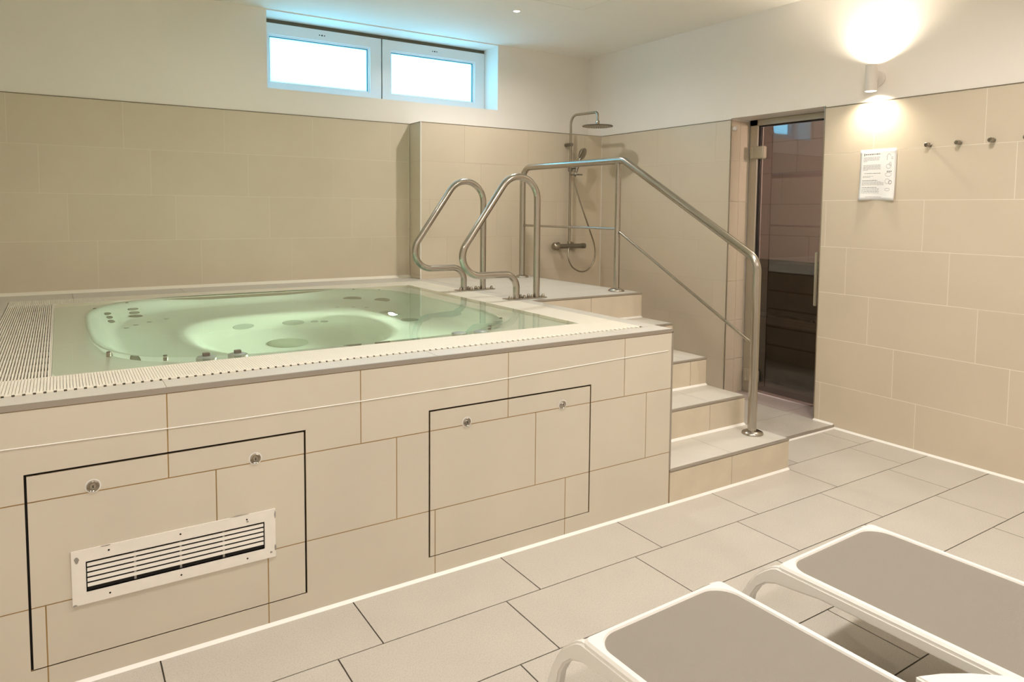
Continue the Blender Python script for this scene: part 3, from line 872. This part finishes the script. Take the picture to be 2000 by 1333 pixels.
def spline(pts, n=8):
    pts = [Vector(p) for p in pts]
    out = []
    for i in range(len(pts) - 1):
        p0, p1, p2, p3 = pts[max(i - 1, 0)], pts[i], pts[i + 1], pts[min(i + 2, len(pts) - 1)]
        for k in range(n):
            t = k / n
            out.append(.5 * ((2 * p1) + (-p0 + p2) * t + (2 * p0 - 5 * p1 + 4 * p2 - p3) * t * t + (-p0 + 3 * p1 - 3 * p2 + p3) * t ** 3))
    return out + [pts[-1]]
hz = [(SXC + .023, SYC - .05, 1.70), (1.352, 2.50, 1.62), (1.370, 2.50, 1.548), (1.443, 2.50, 1.374), (1.525, 2.50, 1.197), (1.580, 2.50, 1.062), (1.582, 2.50, .95), (1.521, 2.50, .862), (1.436, 2.50, .839), (1.341, 2.50, .882), (1.30, 2.51, .97), (SXC - .02, 2.535, 1.045)]
MB().tube(spline(hz), .0062, 10).build('hose', M_chrome, sw_, True)
mx = MB().cyl((1.215, SYC - .005, 1.06), (1.478, SYC - .005, 1.06), .0205, n=24).build('mixer_body', M_chrome_dark, sw_, True)
MB().lathe((1.225, SYC - .005, 1.06), (-1, 0, 0), [(.024, 0), (.034, .008), (.034, .045), (.028, .053)], 28).build('mixer_knob', M_chrome, mx, True)
MB().lathe((1.475, SYC - .005, 1.06), (1, 0, 0), [(.023, 0), (.023, .035), (.018, .04)], 24).build('mixer_knob', M_chrome_dark, mx, True)
for x in (1.27, 1.42):
    MB().lathe((x, YP - .0003, 1.06), (0, -1, 0), [(.033, 0), (.033, .006), (.018, .012), (.016, .06)], 24).build('wall_connector', M_chrome, mx, True)
MB().cyl((SXC, SYC, 1.04), (SXC, SYC, 1.10), .017, n=16).build('pipe_nut', M_chrome, sw_, True)

# ------------------------------------------------------------------ wall lamp
LY, LZ, LX = .106, 2.157, XW - .072
wlp = empty('wall_lamp', (XW, LY, LZ))
tag(wlp, 'white cylindrical up and down wall lamp, lit, above the notice', 'lamp')
MB().lathe((XW - .0003, LY, LZ + .003), (-1, 0, 0), [(.046, 0), (.046, .012), (.040, .016)], 36).build('wall_plate', M_lampbody, wlp, True)
MB().cyl((XW - .014, LY, LZ), (LX, LY, LZ), .012, n=16).build('arm', M_lampbody, wlp, True)
b = MB()
RB, HB = .033, .076
for rr, flip in ((RB, 0), (RB - .003, 1)):
    b.cyl((LX, LY, LZ - HB), (LX, LY, LZ + HB), rr, n=36, cap=False)
b = b.build('lamp_body', M_lampbody, wlp, True)
MB().cyl((LX, LY, LZ - .012), (LX, LY, LZ + .012), RB - .0032, n=24).build('inner_plate', M_lampbody, wlp, True)
GL = emat('warm_bulb_glow', (1.0, .9, .76), 14)
for s in (-1, 1):
    MB().lathe((LX, LY, LZ + s * .045), (0, 0, s), [(.027, 0), (.027, .006), (.02, .012)], 24).build('bulb', GL, wlp, True)
    L = D.lights.new('lamp_light', 'SPOT')
    L.energy = LAMP_UP if s > 0 else LAMP_DOWN
    L.color = (1, .88, .72)
    L.spot_size = math.radians(150); L.spot_blend = 1.0; L.shadow_soft_size = .02
    lo = D.objects.new('lamp_light', L); COL.objects.link(lo)
    lo.location = (LX, LY, LZ + s * .066)
    lo.rotation_euler = (0 if s < 0 else math.pi, 0, 0)

# ------------------------------------------------------------------ notice, hooks, sensor
nt = empty('paper_notice', (XW, .08, 1.595))
tag(nt, 'white printed rules sheet with small line drawings on the right wall', 'notice')
pm = bmesh.new()
PY0, PY1, PZ0, PZ1 = .190, -.028, 1.443, 1.745
NX, NZ = 14, 16
def sheet(s, t, off=0.0):
    wob = .0035 * math.sin(7 * s + 1) * (1 - t) ** 2 + .010 * (1 - t) ** 4 * (0.6 + .4 * math.cos(6 * s)) + .004 * max(0, t - .93) * 14 * s
    return (XW - PROUD - .0022 - wob - off, PY0 + (PY1 - PY0) * s, PZ0 + (PZ1 - PZ0) * t + .002 * math.sin(5 * s) * (1 - t))
g = [[pm.verts.new(sheet(i / NX, k / NZ)) for k in range(NZ + 1)] for i in range(NX + 1)]
for i in range(NX):
    for k in range(NZ):
        pm.faces.new((g[i][k], g[i][k + 1], g[i + 1][k + 1], g[i + 1][k]))
me = D.meshes.new('sheet'); pm.to_mesh(me); pm.free()
for p in me.polygons: p.use_smooth = True
sht = link('sheet', me, M_paper, nt)
so = sht.modifiers.new('solid', 'SOLIDIFY'); so.thickness = .0008; so.offset = 0
tx = bmesh.new()
def strip(s0, s1, t0, t1):
    n = max(1, int((s1 - s0) * 14))
    for k in range(n):
        a, b = s0 + (s1 - s0) * k / n, s0 + (s1 - s0) * (k + 1) / n
        v = [tx.verts.new(sheet(p, q, .0007)) for p, q in ((a, t0), (b, t0), (b, t1), (a, t1))]
        tx.faces.new(v)
rnd = random.Random(3)
def words(s0, s1, t, h):
    s = s0
    while s < s1 - .01:
        w = rnd.uniform(.02, .07)
        strip(s, min(s + w, s1), t, t + h)
        s += w + .012
words(.10, .55, .895, .022); strip(.10, .125, .875, .93)
for t in (.845, .825, .805, .785, .765): words(.09, .55 if t != .765 else .2, t, .006)
for t in (.69, .67, .65, .63, .61, .59): words(.09, .58 if t > .6 else .22, t, .006)
words(.13, .58, .525, .011); words(.09, .4, .47, .006); words(.09, .3, .45, .006)
words(.08, .5, .385, .011)
for t in (.36, .34, .32, .30): words(.08, .68 if t < .35 else .6, t, .006)
words(.08, .48, .245, .011)
for t in (.215, .19, .165, .14): words(.08, .55, t, .007)
words(.2, .62, .06, .006)
def ringp(cs, ct, rs, rt, w=.006, n=14, a0=0, a1=2 * math.pi):
    for k in range(n):
        a, b = a0 + (a1 - a0) * k / n, a0 + (a1 - a0) * (k + 1) / n
        q = [(cs + rs * math.cos(a), ct + rt * math.sin(a)), (cs + rs * math.cos(b), ct + rt * math.sin(b)), (cs + (rs - w) * math.cos(b), ct + (rt - w) * math.sin(b)), (cs + (rs - w) * math.cos(a), ct + (rt - w) * math.sin(a))]
        tx.faces.new([tx.verts.new(sheet(p, t, .0007)) for p, t in q])
ringp(.80, .86, .05, .04, a0=0, a1=math.pi); strip(.745, .755, .78, .87); strip(.85, .92, .83, .836); strip(.86, .92, .80, .806)
ringp(.80, .66, .07, .045); ringp(.84, .70, .03, .04)
for q in range(3): ringp(.77 + q * .05, .56, .018, .014, .014)
ringp(.80, .50, .09, .04); ringp(.78, .37, .07, .05); ringp(.86, .35, .05, .04, .012); ringp(.79, .21, .075, .028)
me = D.meshes.new('print'); tx.to_mesh(me); tx.free()
link('print', me, M_ink, nt)['kind'] = 'stuff'

hl = ['towel knob on the right wall, nearest to the notice', 'towel knob on the right wall, middle one of three', 'towel knob on the right wall, farthest right but one', 'towel knob at the right edge of the picture']
def hook(parent):
    n = (-1, 0, 0)
    y, z = parent.location.y, parent.location.z
    MB().lathe((XW - PROUD - .0002, y, z), n, [(.012, 0), (.012, .003), (.0075, .006), (.0075, .018)], 20).build('stem', M_chrome_dark, parent, True)
    MB().lathe((XW - PROUD - .016, y, z), n, [(.0125, 0), (.0125, .006), (.0105, .009), (.0125, .012), (.0125, .024), (.009, .027)], 20).build('knob', M_chrome, parent, True)
for k, (y, z) in enumerate(((-.211, 1.748), (-.368, 1.750), (-.529, 1.751), (-.690, 1.752))):
    h = empty('towel_hook', (XW, y, z))
    tag(h, hl[k], 'hook', group='metal towel knobs in a row')
    hook(h)
sn = MB().lathe((1.775, SJ - PROUD - .0003, 1.968), (0, -1, 0), [(.016, 0), (.017, .012), (.014, .022), (.006, .026)], 24).build('door_stop', M_seal, None, True)
tag(sn, 'small cream round door stop high on the narrow tiled jamb', 'door stop')

# ------------------------------------------------------------------ ceiling lights
GLW = emat('downlight_glow', (1.0, .93, .82), 7)
dl_lab = {0: 'small round recessed ceiling spotlight, lit, near the whirlpool'}
names = ['above the steps and whirlpool', 'above the middle of the whirlpool', 'above the left front floor', 'above the middle front floor', 'above the right front floor', 'far behind the loungers, left', 'far behind the loungers, middle', 'far behind the loungers, right']
for k, (x, y, pw) in enumerate(DOWNLIGHTS):
    e = empty('recessed_spotlight', (x, y, ZC))
    tag(e, 'small round recessed ceiling spotlight ' + names[k], 'spotlight', group='recessed ceiling spotlights')
    mb = MB()
    mb.lathe((x, y, ZC - .0002), (0, 0, -1), [(.030, 0), (.030, .002), (.026, .0035)], 28)
    mb.build('ring', M_ceil, e, True)
    MB().lathe((x, y, ZC - .0036), (0, 0, -1), [(.022, 0), (.021, .0012)], 24).build('lens', GLW, e, True)
    L = D.lights.new('downlight', 'AREA'); L.shape = 'DISK'; L.size = .16 if k > 1 else .05
    L.energy = pw; L.color = WARM; L.spread = math.radians(160)
    lo = D.objects.new('downlight', L); COL.objects.link(lo)
    lo.location = (x, y, ZC - .012)

for pw, sz, loc, dirn in ((POOL_POWER, .07, (-.81, 1.351, .53), (-1, -.10, .12)), (POOL_POWER * .42, .10, (-.893, .475, .640), (-.45, .9, .12))):  # the second, weaker one is added fill from the front wall
    L = D.lights.new('pool_light', 'AREA'); L.shape = 'DISK'; L.size = sz; L.energy = pw; L.color = (.84, 1.0, .80)
    lo = D.objects.new('pool_light', L); COL.objects.link(lo)
    lo.location = loc
    lo.rotation_euler = Vector(dirn).to_track_quat('-Z', 'Y').to_euler()

# ------------------------------------------------------------------ sun loungers
def rrect(x0, x1, y0, y1, rad, n=12):
    P = []
    for (cx, cy, a) in ((x1 - rad, y1 - rad, 0), (x0 + rad, y1 - rad, 90), (x0 + rad, y0 + rad, 180), (x1 - rad, y0 + rad, 270)):
        for k in range(n + 1):
            t = math.radians(a + 90 * k / n)
            P.append((cx + rad * math.cos(t), cy + rad * math.sin(t)))
    return P
LW, LL, LH = .259, 1.90, .302
def lounger():
    root = empty('sun_lounger', (0, 0, 0))
    # frame rim: profile swept round a rounded rectangle
    A = rrect(-LW, LW, -LL, 0, .020)
    B = rrect(-LW + .006, LW - .006, -LL + .006, -.007, .018)
    C_ = rrect(-LW + .019, LW - .019, -LL + .016, -.016, .072)
    Dd = rrect(-LW + .022, LW - .022, -LL + .019, -.019, .071)
    bm = bmesh.new()
    prof = [(A, LH - .03), (A, LH - .007), (B, LH), (C_, LH), (Dd, LH - .005), (Dd, LH - .03)]
    rg = [[bm.verts.new((x, y, z)) for x, y in P] for P, z in prof]
    n = len(A)
    for i in range(len(rg)):
        a_, b_ = rg[i], rg[(i + 1) % len(rg)]
        for k in range(n):
            bm.faces.new((a_[k], a_[(k + 1) % n], b_[(k + 1) % n], b_[k]))
    bmesh.ops.recalc_face_normals(bm, faces=bm.faces)
    me = D.meshes.new('frame_rim'); bm.to_mesh(me); bm.free()
    link('frame_rim', me, M_plastic, root)
    P = rrect(-LW + .0215, LW - .0215, -LL + .0185, -.0185, .0715)
    s_ = MB().prism(P, 'z', LH - .010, LH - .0055).build('sling', M_sling, root)
    s_['label'] = 'taupe woven mesh'
    for sx in (-1, 1):
        # corner gusset and side skirt with curved legs
        out = [(.0, LH - .010), (-.02, LH - .019), (-.044, LH - .037), (-.075, LH - .065), (-.100, LH - .102), (-.122, LH - .145), (-.135, .12), (-.136, .07), (-.132, .0)]
        inn = [(-.088, .0), (-.090, .07), (-.090, .12), (-.082, .165), (-.062, .200), (-.035, .224), (.0, .238), (.07, .246), (.14, .256), (.25, .258)]
        # polygon order: far foot outer -> top -> near foot outer -> near inner -> skirt bottom -> far inner
        poly = [(-t, z) for t, z in out[::-1]] + [(-LL + t, z) for t, z in out] + [(-LL + t, z) for t, z in inn] + [(-t, z) for t, z in inn[::-1]]
        x0 = sx * (LW - .026); x1 = sx * (LW + .004)
        MB().prism(poly, 'x', min(x0, x1), max(x0, x1)).bevel(.006, 3, 50).build('side_panel', M_plastic, root, True)
    MB().box(-LW + .01, LW - .01, -.05, -.012, LH - .055, LH - .02).bevel(.006, 2).build('cross_bar', M_plastic, root, True)
    MB().box(-LW + .01, LW - .01, -1.02, -.98, LH - .055, LH - .02).bevel(.006, 2).build('cross_bar', M_plastic, root, True)
    return root
def copy_tree(o, parent=None):
    c = o.copy(); COL.objects.link(c)
    if parent is not None:
        c.parent = parent
    for ch_ in list(o.children):
        copy_tree(ch_, c)
    return c
l1 = lounger()
l2 = copy_tree(l1)
for o_, loc, rz, lb in ((l1, (-1.031, -.962, 0), math.radians(1.5), 'white sun lounger with taupe mesh bed, nearer the whirlpool grille'),
                        (l2, (-.295, -.982, 0), math.radians(1.5), 'white sun lounger with taupe mesh bed, farther right near the wall')):
    o_.location = loc
    o_.rotation_euler = (0, 0, rz)
    tag(o_, lb, 'sun lounger', group='white sun loungers side by side')
# folding arm of the farther lounger, standing out level with its side
l2.matrix_basis = Matrix.LocRotScale(Vector(l2.location), l2.rotation_euler, None)
ar = MB().prism([(-.722, -1.486), (-.66, -1.512), (-.60, -1.548), (-.530, -1.604), (-.520, -1.95), (-.722, -1.95)], 'z', .270, .300).bevel(.005, 3).build('arm_rest', M_plastic, l2, True)
ar['label'] = 'flat white plastic arm at the side'
